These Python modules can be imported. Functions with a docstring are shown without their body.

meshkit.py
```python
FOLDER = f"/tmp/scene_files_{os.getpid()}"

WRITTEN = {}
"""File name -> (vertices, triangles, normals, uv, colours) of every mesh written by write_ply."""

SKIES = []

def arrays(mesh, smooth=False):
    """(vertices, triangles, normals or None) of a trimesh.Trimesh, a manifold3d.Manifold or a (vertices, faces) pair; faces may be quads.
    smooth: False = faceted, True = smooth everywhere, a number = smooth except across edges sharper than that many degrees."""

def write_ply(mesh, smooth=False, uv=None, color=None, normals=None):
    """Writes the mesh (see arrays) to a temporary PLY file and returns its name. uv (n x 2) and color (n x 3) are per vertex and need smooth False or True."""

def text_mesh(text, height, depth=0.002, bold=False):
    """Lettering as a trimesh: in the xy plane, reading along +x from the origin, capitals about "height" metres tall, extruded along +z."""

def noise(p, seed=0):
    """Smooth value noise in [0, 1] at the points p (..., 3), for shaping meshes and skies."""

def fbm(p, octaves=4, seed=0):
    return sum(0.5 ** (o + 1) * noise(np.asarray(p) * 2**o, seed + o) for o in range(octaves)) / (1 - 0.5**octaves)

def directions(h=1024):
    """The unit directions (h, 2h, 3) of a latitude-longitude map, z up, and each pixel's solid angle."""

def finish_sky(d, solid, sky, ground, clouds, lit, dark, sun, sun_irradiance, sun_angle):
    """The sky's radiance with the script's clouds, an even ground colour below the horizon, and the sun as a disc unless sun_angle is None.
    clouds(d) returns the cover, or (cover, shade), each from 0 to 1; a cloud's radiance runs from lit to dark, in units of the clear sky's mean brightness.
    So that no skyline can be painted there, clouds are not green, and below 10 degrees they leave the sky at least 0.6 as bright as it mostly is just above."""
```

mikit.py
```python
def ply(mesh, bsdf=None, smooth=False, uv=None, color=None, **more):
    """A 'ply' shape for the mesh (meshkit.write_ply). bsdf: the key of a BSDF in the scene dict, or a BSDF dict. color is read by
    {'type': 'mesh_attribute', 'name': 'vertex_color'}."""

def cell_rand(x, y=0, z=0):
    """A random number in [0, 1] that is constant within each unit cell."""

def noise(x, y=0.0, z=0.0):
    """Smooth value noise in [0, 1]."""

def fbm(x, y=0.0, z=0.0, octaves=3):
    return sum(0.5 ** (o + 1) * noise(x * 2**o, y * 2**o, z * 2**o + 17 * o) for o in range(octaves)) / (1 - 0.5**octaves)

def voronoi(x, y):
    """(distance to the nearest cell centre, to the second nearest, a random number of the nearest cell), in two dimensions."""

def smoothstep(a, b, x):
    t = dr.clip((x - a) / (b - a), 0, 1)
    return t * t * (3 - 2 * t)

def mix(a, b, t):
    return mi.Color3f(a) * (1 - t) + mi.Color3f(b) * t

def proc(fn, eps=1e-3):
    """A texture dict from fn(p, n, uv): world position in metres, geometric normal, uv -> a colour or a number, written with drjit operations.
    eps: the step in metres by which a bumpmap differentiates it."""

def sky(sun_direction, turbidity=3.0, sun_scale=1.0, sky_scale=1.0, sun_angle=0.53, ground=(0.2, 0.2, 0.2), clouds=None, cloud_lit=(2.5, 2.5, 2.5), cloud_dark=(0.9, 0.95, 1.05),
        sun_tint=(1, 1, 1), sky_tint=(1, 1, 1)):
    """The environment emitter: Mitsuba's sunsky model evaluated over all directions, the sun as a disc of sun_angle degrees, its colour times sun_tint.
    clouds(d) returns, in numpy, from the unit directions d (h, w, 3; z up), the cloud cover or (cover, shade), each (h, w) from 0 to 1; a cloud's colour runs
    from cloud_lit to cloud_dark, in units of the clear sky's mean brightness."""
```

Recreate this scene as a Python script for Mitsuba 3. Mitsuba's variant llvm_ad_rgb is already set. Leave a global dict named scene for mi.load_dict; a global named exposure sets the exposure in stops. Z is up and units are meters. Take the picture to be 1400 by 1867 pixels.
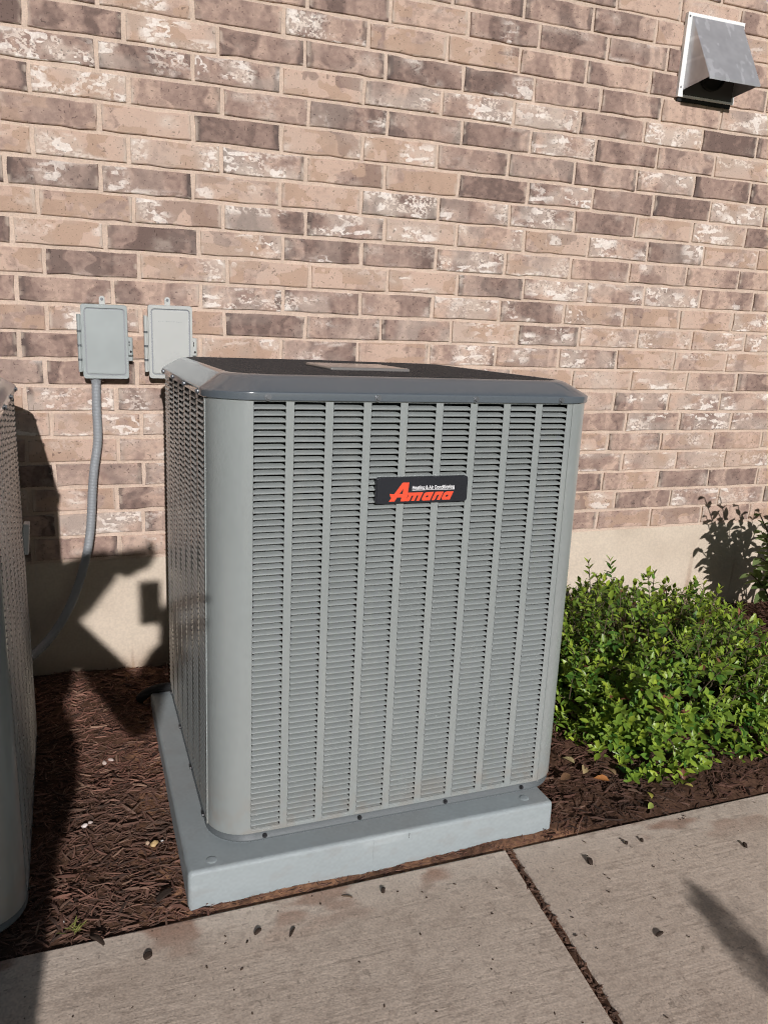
import math, random
import numpy as np, trimesh, drjit as dr, mitsuba as mi, mikit, meshkit
import manifold3d as m3
import shapely.geometry as sg
from shapely import affinity
from shapely.ops import unary_union
from mikit import noise, fbm, smoothstep, mix, cell_rand, proc

random.seed(7)
rng = np.random.default_rng(7)
scene, labels = {}, {}

# ------------------------------------------------------------------ camera, sky, exposure
EYE = np.array([0.0, -2.54557, 0.84538])
FWD = np.array([0.33544, 0.90489, -0.26202])
UPV = np.array([0.04282, 0.26320, 0.96379])
scene['camera'] = {
    'type': 'perspective', 'fov': 51.755, 'fov_axis': 'x', 'near_clip': 0.02, 'far_clip': 500.0,
    'to_world': mi.ScalarTransform4f().look_at(origin=EYE.tolist(), target=(EYE + FWD).tolist(), up=UPV.tolist())}
SUN_AZ, SUN_EL = math.radians(2.8), math.radians(21.3)
SUN = np.array([-math.sin(SUN_AZ) * math.cos(SUN_EL), -math.cos(SUN_AZ) * math.cos(SUN_EL), math.sin(SUN_EL)])
scene['sky'] = mikit.sky(SUN.tolist(), turbidity=3, sun_scale=1.0, sky_scale=0.36, sun_tint=(0.91, 1.18, 2.02))
exposure = 1.71

# ------------------------------------------------------------------ helpers
def T4(R=None, o=(0, 0, 0)):
    M = np.eye(4)
    if R is not None: M[:3, :3] = R
    M[:3, 3] = o
    return M

def tw(M): return mi.ScalarTransform4f(M.tolist())

def rot(axis, deg):
    return trimesh.transformations.rotation_matrix(math.radians(deg), axis)[:3, :3]

def key_for(name):
    k, i = name, 0
    while k in scene or k in labels:
        i += 1
        k = f'{name}_{i:03d}'
    return k

def part(name, mesh, bsdf, M=None, smooth=False, kind=None, label=None, **kw):
    k = key_for(name)
    d = mikit.ply(mesh, bsdf, smooth=smooth, **kw)
    if M is not None: d['to_world'] = tw(M)
    scene[k] = d
    if kind or label:
        labels[k] = {}
        if kind: labels[k]['kind'] = kind
        if label: labels[k]['label'] = label
    return k

def tag(k, label, category, group=None, kind=None):
    labels[k] = {'label': label, 'category': category}
    if group: labels[k]['group'] = group
    if kind: labels[k]['kind'] = kind
    return k

def thing(name, label, category, group=None):
    return tag(key_for(name), label, category, group)

def cat(ms): return trimesh.util.concatenate(ms)

def box(cx, cy, cz, sx, sy, sz, R=None):
    b = trimesh.creation.box((sx, sy, sz))
    if R is not None: b.apply_transform(T4(R))
    b.apply_translation((cx, cy, cz))
    return b

def rbox(x0, x1, y0, y1, z0, z1, r, n=16):
    s = [m3.Manifold.sphere(r, n).translate((x, y, z)) for x in (x0 + r, x1 - r) for y in (y0 + r, y1 - r) for z in (z0 + r, z1 - r)]
    m = m3.Manifold.batch_hull(s).to_mesh()
    return trimesh.Trimesh(m.vert_properties[:, :3], m.tri_verts, process=False)

def tube(pts, rad, n=10, caps=True):
    pts = np.asarray(pts, float); N = len(pts)
    rad = np.broadcast_to(rad, (N,)).astype(float)
    t = np.gradient(pts, axis=0); t /= np.linalg.norm(t, axis=1, keepdims=True)
    up = np.array([0, 0, 1.0]) if abs(t[0, 2]) < .9 else np.array([1.0, 0, 0])
    u = np.cross(t[0], up); u /= np.linalg.norm(u)
    V, a = [], np.linspace(0, 2 * np.pi, n, endpoint=False)
    for i in range(N):
        u = u - t[i] * (u @ t[i]); u /= np.linalg.norm(u); v = np.cross(t[i], u)
        V.append(pts[i] + rad[i] * (np.cos(a)[:, None] * u + np.sin(a)[:, None] * v))
    V = np.vstack(V); F = []
    for i in range(N - 1):
        for j in range(n):
            p, q = i * n + j, i * n + (j + 1) % n
            F += [(p, q, q + n), (p, q + n, p + n)]
    if caps:
        V = np.vstack([V, pts[0], pts[-1]])
        for j in range(n):
            F += [(N * n, (j + 1) % n, j), (N * n + 1, (N - 1) * n + j, (N - 1) * n + (j + 1) % n)]
    return trimesh.Trimesh(V, F, process=False)

def spline(P, n):
    from scipy.interpolate import CubicSpline
    P = np.asarray(P, float)
    s = np.r_[0, np.cumsum(np.linalg.norm(np.diff(P, axis=0), axis=1))]
    return CubicSpline(s, P)(np.linspace(0, s[-1], n))

def cyl(p, axis, r, h, n=16):
    p, axis = np.asarray(p, float), np.asarray(axis, float)
    return tube([p, p + axis * h], r, n)

def grid(nx, ny):
    i, j = np.meshgrid(np.arange(nx - 1), np.arange(ny - 1), indexing='ij')
    a = (i * ny + j).ravel(); 
    return np.vstack([np.c_[a, a + ny, a + ny + 1], np.c_[a, a + ny + 1, a + 1]])

def rgb(*c): return {'type': 'rgb', 'value': list(c)}
VC = {'type': 'mesh_attribute', 'name': 'vertex_color'}

# ------------------------------------------------------------------ materials
def brick_fn(p, n, uv):
    T = dr.floor(uv.x * .5); s = uv.x - 2 * T
    S = dr.floor(uv.y * .5); t = uv.y - 2 * S
    w = dr.floor(S * .01); seed = S - 100 * w; w = w / 9.0; tone = T / 99.0
    X, Z = p.x + seed * 3.17, p.z + seed * 1.31
    warp = noise(X * 16, Z * 34, seed) * 1.3
    band = smoothstep(.40, .60, noise(X * 17 + warp, Z * 2.5, seed))
    band2 = smoothstep(.44, .56, noise(X * 42 + warp, Z * 4, seed + 4))
    patch = smoothstep(.55, .585, noise(X * 19 + 1.5 * noise(X * 44, Z * 60), Z * 24, seed + 3))
    fine = fbm(X * 75, Z * 95, seed, octaves=4)
    m = tone + .03 + (band - .5) * .26 + (band2 - .5) * .12 + (fine - .5) * .42
    col = mix(mix((.160, .109, .092), (.322, .222, .182), smoothstep(.02, .48, m)), (.530, .382, .298), smoothstep(.38, .80, m))
    col = mix(col, mi.Color3f(.42, .285, .205), patch * smoothstep(.48, .62, tone) * .75)
    dkp = smoothstep(.64, .67, noise(X * 14 + noise(X * 50, Z * 50), Z * 16, seed + 7)) * smoothstep(.55, .7, tone) * (1 - w) * smoothstep(.62, .7, noise(seed * 3.1 + .5))
    col = mix(col, mi.Color3f(.20, .135, .115), dkp * .8)
    e = smoothstep(.41, .47, dr.abs(s - .5) + (noise(X * 70, Z * 60) - .5) * .06) * (1 - smoothstep(.38, .6, tone)) * smoothstep(.40, .6, noise(seed * 7.7 + dr.floor(s * 2) * 3.3))
    col = mix(col, mi.Color3f(.085, .064, .058), e * .7)
    g = smoothstep(.35, .7, noise(X * 14, Z * 22, seed + 9)) * w
    col = mix(col, mi.Color3f(.42, .355, .305), g * .75)
    # lime: dabs with a sharp edge, and a dry scumble around them
    blob = smoothstep(.40, .66, noise(X * 13 + 5, Z * 21, seed + 5) * .60 + w * .42)
    dab = smoothstep(.64, .72, noise(X * 38 + Z * 26 + 1.8 * noise(X * 70, Z * 90), Z * 74 - X * 9, seed + 6) + .12 * (fbm(X * 160, Z * 200, seed, octaves=2) - .5)) * blob
    dry = smoothstep(.47, .60, fbm(X * 150, Z * 190, seed, octaves=3)) * smoothstep(.40, .60, fbm(X * 26, Z * 44, seed + 2, octaves=2)) * blob
    haze = smoothstep(.35, .75, fbm(X * 20 + 8, Z * 30, seed + 8, octaves=3)) * blob
    col = mix(col, mi.Color3f(.56, .465, .39), haze * .55)
    col = mix(col, mi.Color3f(.70, .61, .53), dr.clip(dry * dr.minimum(1, .2 + w * 1.4), 0, 1) * .8)
    col = mix(col, mi.Color3f(.78, .71, .64), dab * smoothstep(.05, .3, w) * (.55 + .45 * noise(X * 240, Z * 240)))
    rim = smoothstep(.44, .5, dr.maximum(dr.abs(s - .5), dr.abs(t - .5) * .95 + (noise(X * 40, Z * 40) - .5) * .05))
    endh = smoothstep(.455, .485, dr.abs(s - .5) + (noise(X * 50, Z * 70) - .5) * .05) * smoothstep(.45, .62, noise(seed * 5.3 + dr.floor(s * 2) * 9.1))
    hz = smoothstep(.45, .7, noise(X * 45, Z * 60, seed + 2))
    col = mix(col, mi.Color3f(.50, .405, .33), dr.clip(rim * hz * .7 + endh * .6 * smoothstep(.3, .6, tone), 0, 1))
    pit = smoothstep(.86, .93, noise(X * 210, Z * 210))
    return col * (1 - .45 * pit) * (.95 + .10 * noise(X * 500, Z * 500))

def brick_h(p, n, uv):
    X, Z = p.x + p.y, p.z
    return .0016 * fbm(X * 45, Z * 60, 0, octaves=4) + .0007 * noise(X * 260, Z * 260)

def mortar_fn(p, n, uv):
    a = fbm(p.x * 30, p.z * 30, 2, octaves=4); b = noise(p.x * 400, p.z * 400)
    return mix((.49, .385, .305), (.62, .49, .395), a) * (.88 + .24 * b)

def mortar_h(p, n, uv): return .002 * fbm(p.x * 60, p.z * 60, 0, octaves=4) + .0006 * noise(p.x * 500, p.z * 500)

def found_fn(p, n, uv):
    a = fbm(p.x * 6, p.z * 9, 3, octaves=4)
    col = mix((.52, .435, .34), (.64, .55, .44), a)
    stain = smoothstep(.62, .8, fbm(p.x * 26, p.z * 2.2, 4, octaves=3)) * smoothstep(-.05, -.32, p.z)
    low = smoothstep(-.27, -.40, p.z + .05 * noise(p.x * 14, 1.0))
    col = mix(col, mi.Color3f(.26, .15, .09), dr.clip(stain * .5 + low * .55, 0, 1))
    return col * (.93 + .14 * noise(p.x * 220, p.z * 220))

def found_h(p, n, uv): return .0014 * fbm(p.x * 50, p.z * 50, 0, octaves=4)

def slab_fn(p, n, uv):
    a = fbm(p.x * 3.2, p.y * 3.2, 1, octaves=4); b = fbm(p.x * 34, p.y * 34, 2, octaves=3); c = noise(p.x * 330, p.y * 330)
    col = mix((.455, .365, .292), (.585, .485, .395), a * .75 + b * .45 - .1)
    edge = -1.167 + .0125 * p.x - p.y
    col = mix(col, mi.Color3f(.60, .515, .43), smoothstep(.13, .05, edge + .03 * noise(p.x * 8, 2.0)) * .5)
    clay = smoothstep(.55, .72, fbm(p.x * 9, p.y * 16, 5, octaves=3)) * smoothstep(.16, .0, edge)
    col = mix(col, mi.Color3f(.27, .125, .075), clay * .7)
    spot = smoothstep(.56, .76, fbm(p.x * 48 + 3, p.y * 75, 7, octaves=3))
    col = mix(col, mi.Color3f(.29, .222, .175), spot * .34)
    blot = smoothstep(.42, .78, fbm(p.x * 11, p.y * 13, 9, octaves=4))
    col = mix(col, mi.Color3f(.40, .318, .255), blot * .28)
    dot = smoothstep(.88, .93, noise(p.x * 120, p.y * 150))
    col = mix(col, mi.Color3f(.12, .09, .07), dot * .35)
    return col * (.86 + .28 * c)

def slab_h(p, n, uv):
    return .0009 * fbm(p.x * 14, p.y * 170, 0, octaves=3) + .0010 * fbm(p.x * 55, p.y * 55, 3, octaves=3) + .0005 * noise(p.x * 420, p.y * 420)

def soil_fn(p, n, uv):
    a = fbm(p.x * 11, p.y * 11, 1, octaves=4); b = noise(p.x * 150, p.y * 150)
    col = mix((.055, .030, .020), (.135, .075, .048), a)
    lx = p.x - .137 + .021 * (p.y + 1.13)
    inb = smoothstep(-1.185, -1.172, p.y)
    near = smoothstep(.075, .0, dr.abs(lx + .02) - .02) + smoothstep(-1.10, -1.14, p.y + .02 * noise(p.x * 12, 3.0)) * smoothstep(.0, .1, p.x) * smoothstep(1.16, 1.02, p.x)
    col = mix(col, mi.Color3f(.26, .138, .080), dr.clip(near, 0, 1) * inb * smoothstep(.30, .62, fbm(p.x * 30, p.y * 30, 4, octaves=3)))
    clay = smoothstep(.5, .65, fbm(p.x * 16, p.y * 16, 8, octaves=3)) * (1 - inb)
    col = mix(col, mi.Color3f(.20, .10, .065), clay * .8)
    return col * (.7 + .6 * b)

def soil_h(p, n, uv): return .006 * fbm(p.x * 40, p.y * 40, 0, octaves=4)

def paint_fn(p, n, uv):
    a = fbm(p.x * 5, p.y * 5 + 3, p.z * 5, octaves=3); b = noise(p.x * 60, p.y * 60, p.z * 60)
    st = smoothstep(.55, .8, fbm(p.x * 38, p.y * 38, p.z * 2.2, octaves=3))
    dirt = smoothstep(-.16, -.31, p.z) * smoothstep(.35, .7, fbm(p.x * 30, p.y * 30, p.z * 30, octaves=3))
    col = mi.Color3f(.247, .268, .260) * (.92 + .11 * a + .04 * b)
    col = mix(col, mi.Color3f(.33, .335, .31), st * .22)
    return mix(col, mi.Color3f(.25, .20, .155), dirt * .35)

def paint_rough(p, n, uv): return .19 + .14 * fbm(p.x * 16, p.y * 16, p.z * 11, octaves=3)

def pad_fn(p, n, uv):
    a = fbm(p.x * 7, p.y * 7, p.z * 12, octaves=4); b = noise(p.x * 180, p.y * 180, p.z * 180)
    col = mix((.275, .312, .318), (.32, .358, .364), a)
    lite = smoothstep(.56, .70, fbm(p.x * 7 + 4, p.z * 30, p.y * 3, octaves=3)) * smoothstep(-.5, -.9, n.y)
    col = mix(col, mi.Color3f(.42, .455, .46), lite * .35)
    dirt = smoothstep(.60, .75, fbm(p.x * 22, p.y * 22, p.z * 30, octaves=3))
    col = mix(col, mi.Color3f(.25, .21, .18), dirt * .15)
    dust = smoothstep(.35, .7, fbm(p.x * 6 + 9, p.y * 5, 2, octaves=3)) * smoothstep(.6, .95, n.z)
    col = mix(col, mi.Color3f(.29, .30, .295), dust * .6)
    return col * (.95 + .1 * b)

def pad_h(p, n, uv): return .0008 * fbm(p.x * 30, p.y * 30, p.z * 30, octaves=3)

def pvc_fn(p, n, uv):
    a = fbm(p.x * 20, p.z * 14, 1, octaves=3)
    return mi.Color3f(.305, .335, .325) * (.90 + .2 * a)

def galv_fn(p, n, uv):
    a = fbm(p.x * 40, p.z * 40, p.y * 40, octaves=3); s = smoothstep(.64, .74, fbm(p.x * 45 + 3, p.z * 30, 2, octaves=2))
    return mix((.42, .42, .43), (.56, .56, .57), a) * (1 + .25 * s)

def lawn_fn(p, n, uv):
    a = fbm(p.x * 2, p.y * 2, 0, octaves=4); b = noise(p.x * 60, p.y * 60)
    return mix((.045, .07, .02), (.11, .13, .05), a) * (.6 + .8 * b)

def P(col, rough=.6, **k): return {'type': 'principled', 'base_color': col, 'roughness': rough, **k}
def two(b): return {'type': 'twosided', 'bsdf': b}
def bump(b, fn, eps=1e-3): return {'type': 'bumpmap', 'arbitrary': proc(fn, eps), 'scale': 1.0, 'bsdf': b}

B = {
    'm_brick': two(bump(P(proc(brick_fn), .85, specular=.25), brick_h)),
    'm_mortar': two(bump(P(proc(mortar_fn), .95, specular=.15), mortar_h)),
    'm_foundation': two(bump(P(proc(found_fn), .85, specular=.2), found_h, 2e-3)),
    'm_slab': two(bump(P(proc(slab_fn), .88, specular=.2), slab_h)),
    'm_soil': two(bump(P(proc(soil_fn), .95, specular=.1), soil_h)),
    'm_chip': two(P(VC, .85, specular=.2)),
    'm_paint': two(P(proc(paint_fn), proc(paint_rough), specular=.6, clearcoat=.8, clearcoat_gloss=.90)),
    'm_cap': two(P(rgb(.088, .104, .118), .09, specular=.7, clearcoat=1.0, clearcoat_gloss=.97)),
    'm_pan': two(P(rgb(.10, .112, .116), .55)),
    'm_hood_shade': two(P(rgb(.075, .070, .068), .5)),  # shade under the vent hood, as a dark colour
    'm_coil': two(P(rgb(.018, .018, .019), .6, specular=.2)),
    'm_guard': two(P(rgb(.016, .014, .014), .45)),
    'm_cover': two(P(rgb(.16, .15, .14), .16, specular=.7, clearcoat=1.0, clearcoat_gloss=.97)),
    'm_screw': two(P(rgb(.16, .17, .18), .35, metallic=.6)),
    'm_blackscrew': two(P(rgb(.02, .02, .022), .4)),
    'm_badge': two(P(rgb(.012, .013, .018), .28, clearcoat=.5)),
    'm_red': two(P(rgb(.78, .075, .028), .45)),
    'm_white': two(P(rgb(.78, .78, .78), .45)),
    'm_pad': two(bump(P(proc(pad_fn), .55, specular=.4), pad_h, 2e-3)),
    'm_pvc': two(P(proc(pvc_fn), .5)),
    'm_pvc_pale': two(P(rgb(.42, .43, .405), .5)),
    'm_conduit': two(P(rgb(.255, .27, .28), .55)),
    'm_galv': two(P(proc(galv_fn), .38, metallic=.55)),
    'm_trim': two(P(rgb(.80, .79, .77), .4)),
    'm_hole': two(P(rgb(.012, .012, .012), .8)),
    'm_lawn': two(P(proc(lawn_fn), .95)),
    'm_leaf': {'type': 'blendbsdf', 'weight': .55, 'a': {'type': 'principledthin', 'base_color': VC, 'roughness': .4, 'spec_trans': 0.0, 'diff_trans': .7, 'eta': 1.45}, 'b': two(P(VC, .36, specular=.6))},
    'm_bigleaf': {'type': 'principledthin', 'base_color': VC, 'roughness': .42, 'spec_trans': 0.0, 'diff_trans': .6, 'eta': 1.45},
    'm_twig': two(P(rgb(.10, .075, .045), .8)),
    'm_stone': two(P(VC, .6)),
    'm_skin': two(P(rgb(.42, .25, .17), .5)),
    'm_shirt': two(P(rgb(.06, .075, .12), .9)),
    'm_trouser': two(P(rgb(.05, .05, .055), .9)),
    'm_hair': two(P(rgb(.03, .02, .015), .6)),
    'm_phone': two(P(rgb(.02, .02, .025), .25)),
}
scene.update(B)

# ------------------------------------------------------------------ the brick wall
# one row per course from the foundation up: (offset of the first head joint, first brick, [10 * tone + lime], {joint: shift in mm})
BRICKS = [
  (0.0491,-1,[400,702,-1,-1,-1,-1,-1,350,600,701,500],{}),
  (0.1234,-2,[350,508,402,-1,-1,-1,-1,-1,702,400,503,503],{8:10,10:-14}),
  (0.0529,-1,[602,351,-1,-1,-1,-1,-1,400,700,401,401,650],{0:-6,8:6,9:4,10:4}),
  (0.1292,-2,[300,402,453,-1,-1,-1,-1,-1,505,704,705,603],{-1:-3,7:4,8:6,9:-4}),
  (0.0526,-2,[300,701,502,-1,-1,-1,-1,-1,654,401,654,550],{0:4,7:4,8:-6,9:-4,10:-7}),
  (0.1262,-2,[603,654,555,-1,-1,-1,-1,-1,350,406,456,455],{8:-2}),
  (0.0568,-2,[700,408,353,-1,-1,-1,-1,-1,505,354,555,503],{7:4,9:-4}),
  (0.1204,-2,[302,300,701,-1,-1,-1,-1,702,602,603,602,400],{-1:-3,7:5,8:7}),
  (0.0525,-2,[250,250,650,704,402,650,455,652,355,651,602,603],{2:-2,6:2,7:-3,8:3}),
  (0.13,-2,[602,703,650,302,352,405,754,353,652,603,705,654],{0:4,1:-2,5:3,8:-5}),
  (0.056,-2,[250,350,401,457,355,351,756,352,653,651,650,654],{0:2,5:-2,8:-2,9:-4}),
  (0.1376,-2,[701,201,704,752,752,753,302,506,453,505,402],{-1:-6,0:-4,2:3,3:8,4:4,5:3,6:3,7:-2}),
  (0.0532,-2,[100,752,151,753,252,251,456,655,501,502,450,500],{0:-10,1:-2,4:4,5:6,6:11,7:3,8:4,9:-4}),
  (0.1245,-2,[701,651,753,306,356,705,604,652,406,353,652],{3:4,4:2,6:2,8:-3,9:2}),
  (0.0473,-1,[202,252,652,651,356,403,407,201,701,755,300],{0:-10,1:-10,2:-6,3:-2,4:7,5:13,6:12,7:9,8:7,9:3}),
  (0.1202,-2,[703,754,754,358,650,702,250,405,251,250,655],{0:-4,5:2,6:3,7:3,8:3}),
  (0.0399,-1,[551,701,350,652,753,301,403,351,456,300,300],{2:3,3:3,8:-6,9:-2}),
  (0.121,-2,[300,705,450,301,303,251,352,407,350,401,755],{1:3,2:5,5:-5,6:-6,7:-7,8:-9}),
  (0.041,-1,[308,305,305,702,457,508,508,301,656,150,400],{0:-2,4:2,5:3,7:5,9:-5}),
  (0.1125,-2,[150,250,704,300,401,252,252,351,400,500,555],{-1:8,2:-2,3:-5,7:-6,8:-5}),
  (0.0465,-1,[400,703,500,355,652,701,500,450,400,451],{1:-5,2:-2,3:2,4:4,5:4}),
  (0.1149,1,[450,250,701,352,251,452,400,501],{6:3,7:-10,4:4}),
  (0.0521,3,[501,400,351,351,600,603],{7:-7,4:8}),
  (0.1295,5,[351,600,551],{6:4,7:6}),
  (0.0355,8,[652],{8:8}),
]

COURSE, BL, JT = 0.0785, 0.256234, 0.0108
WALL_X0, WALL_X1, WALL_ROWS = -4.2, 6.2, 44
thing('brick_wall', 'mottled brown and pink brick house wall with white lime smears above a pale foundation', 'wall')
part('brick_wall__mortar', (np.array([[WALL_X0, .0065, -.012], [WALL_X1, .0065, -.012], [WALL_X1, .0065, COURSE * WALL_ROWS], [WALL_X0, .0065, COURSE * WALL_ROWS]]), np.array([[0, 1, 2, 3]])), 'm_mortar')
part('brick_wall__foundation', cat([box((WALL_X0 + WALL_X1) / 2, .1035, -.331, WALL_X1 - WALL_X0, .2, .64)]), 'm_foundation')
part('brick_wall__backing', box((WALL_X0 + WALL_X1) / 2, .16, COURSE * WALL_ROWS / 2, WALL_X1 - WALL_X0, .2, COURSE * WALL_ROWS), 'm_mortar')

def brick_mesh(x0, x1, z0, z1, code, seed, r, detail=True):
    """A brick with a chipped, slightly uneven arris; uv carries its tone, lime and place on the brick."""
    if detail:
        nx = 5
        xs = np.linspace(x0, x1, nx + 1)
        out = [(x, z0) for x in xs[:-1]] + [(x1, z0 + f * (z1 - z0)) for f in (0, .5)] + [(x, z1) for x in xs[::-1][:-1]] + [(x0, z1 - f * (z1 - z0)) for f in (0, .5)]
        out = np.array(out)
    else:
        out = np.array([(x0, z0), (x1, z0), (x1, z1), (x0, z1)])
    n = len(out)
    c = np.array([(x0 + x1) / 2, (z0 + z1) / 2])
    jit = r.normal(0, .0012, (n, 2)) if detail else 0
    edge = out + jit
    inner = edge + np.sign(c - out) * np.where(np.abs(c - out) > np.array([(x1 - x0) / 2, (z1 - z0) / 2]) * .98, .0024, 0) + (r.normal(0, .0005, (n, 2)) if detail else 0)
    y = r.normal(0, .0008); tilt = r.normal(0, .004, 2)
    yy = lambda p: y + (p - c) @ tilt
    V = np.vstack([np.c_[inner[:, 0], yy(inner), inner[:, 1]], np.c_[edge[:, 0], yy(edge) + .0022, edge[:, 1]], np.c_[edge[:, 0], np.full(n, .03), edge[:, 1]]])
    F = [(0, i, i + 1) for i in range(1, n - 1)] if not detail else []
    if detail:   # cap as a strip between the lower and the upper edge
        lo, hi = [0, 1, 2, 3, 4, 5], [12, 11, 10, 9, 8, 7]
        for i in range(nx):
            F += [(lo[i], lo[i + 1], hi[i + 1]), (lo[i], hi[i + 1], hi[i])]
        F += [(13, 0, 12), (5, 6, 7)]
    for k in (0, n):
        for i in range(n):
            j = (i + 1) % n
            F += [(k + i, k + n + i, k + n + j), (k + i, k + n + j, k + j)]
    s = np.clip((V[:, 0] - x0) / (x1 - x0), .001, .999); t = np.clip((V[:, 2] - z0) / (z1 - z0), .001, .999)
    T, w = min(code // 10, 99), code % 10
    uv = np.c_[2 * T + s, 2 * (100 * w + seed) + t]
    # side faces must see this brick's own code even where u, v are constant
    return V, np.array(F), uv

rb = np.random.default_rng(3)
shown, rest = [], []
for k in range(WALL_ROWS):
    off, first, codes, dev = BRICKS[k] if k < len(BRICKS) else ((.05, .125)[k % 2], 0, [], {})
    i0, i1 = int((WALL_X0 - off) / BL), int((WALL_X1 - off) / BL)
    for i in range(i0, i1):
        code = codes[i - first] if first <= i < first + len(codes) and codes[i - first] >= 0 else int(rb.choice([25, 30, 35, 40, 45, 60, 65, 70, 75])) * 10 + int(rb.choice([0, 1, 2, 3, 5, 6]))
        x0 = off + i * BL + dev.get(i, 0) * .001 + JT * .55; x1 = off + (i + 1) * BL + dev.get(i + 1, 0) * .001 - JT * .55
        z0 = k * COURSE + .0004; z1 = (k + 1) * COURSE - JT
        mid = (x0 + x1) / 2
        shows = k < 25 and first - 1 <= i <= first + len(codes) and -.75 < mid < 2.95
        dz = rb.normal(0, .0007)
        (shown if shows else rest).append(brick_mesh(x0, x1, z0 + dz, z1 + dz + rb.normal(0, .0005), code, int(rb.integers(0, 100)), rb, shows))
print('bricks', len(shown), len(rest))
for V, F, uv in shown:
    part('brick_wall__brick', (V, F), 'm_brick', uv=uv)
n0, VV, FF, UU = 0, [], [], []
for V, F, uv in rest:
    VV.append(V); FF.append(F + n0); UU.append(uv); n0 += len(V)
part('brick_wall__outer_bricks', (np.vstack(VV), np.vstack(FF)), 'm_brick', uv=np.vstack(UU), kind='stuff')

# ------------------------------------------------------------------ ground, sidewalk, mulch bed
def edge_y(x): return -1.167 + .0125 * x
ground = box(0, 0, -.56, 240, 240, .10)
part('ground', ground, 'm_lawn'); labels['ground'] = {'kind': 'structure'}

def slab(poly, z0, z1, ch=.007):
    pg = sg.Polygon(poly)
    top = np.array(pg.buffer(-ch, join_style=2).exterior.coords)[:-1]; bot = np.array(pg.exterior.coords)[:-1]
    # match the corner order
    top = np.array([top[np.argmin(np.linalg.norm(top - b, axis=1))] for b in bot])
    n = len(bot)
    mid = bot + (top - bot) * .35
    V = np.vstack([np.c_[top, np.full(n, z1)], np.c_[mid, np.full(n, z1 - ch * .35)], np.c_[bot, np.full(n, z1 - ch)], np.c_[bot, np.full(n, z0)]])
    F = [(0, i, i + 1) for i in range(1, n - 1)]
    for k in range(3):
        for i in range(n):
            j = (i + 1) % n
            F += [(k * n + i, (k + 1) * n + i, (k + 1) * n + j), (k * n + i, (k + 1) * n + j, k * n + j)]
    m = trimesh.Trimesh(V, F, process=False); m.fix_normals(); return m

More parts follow.
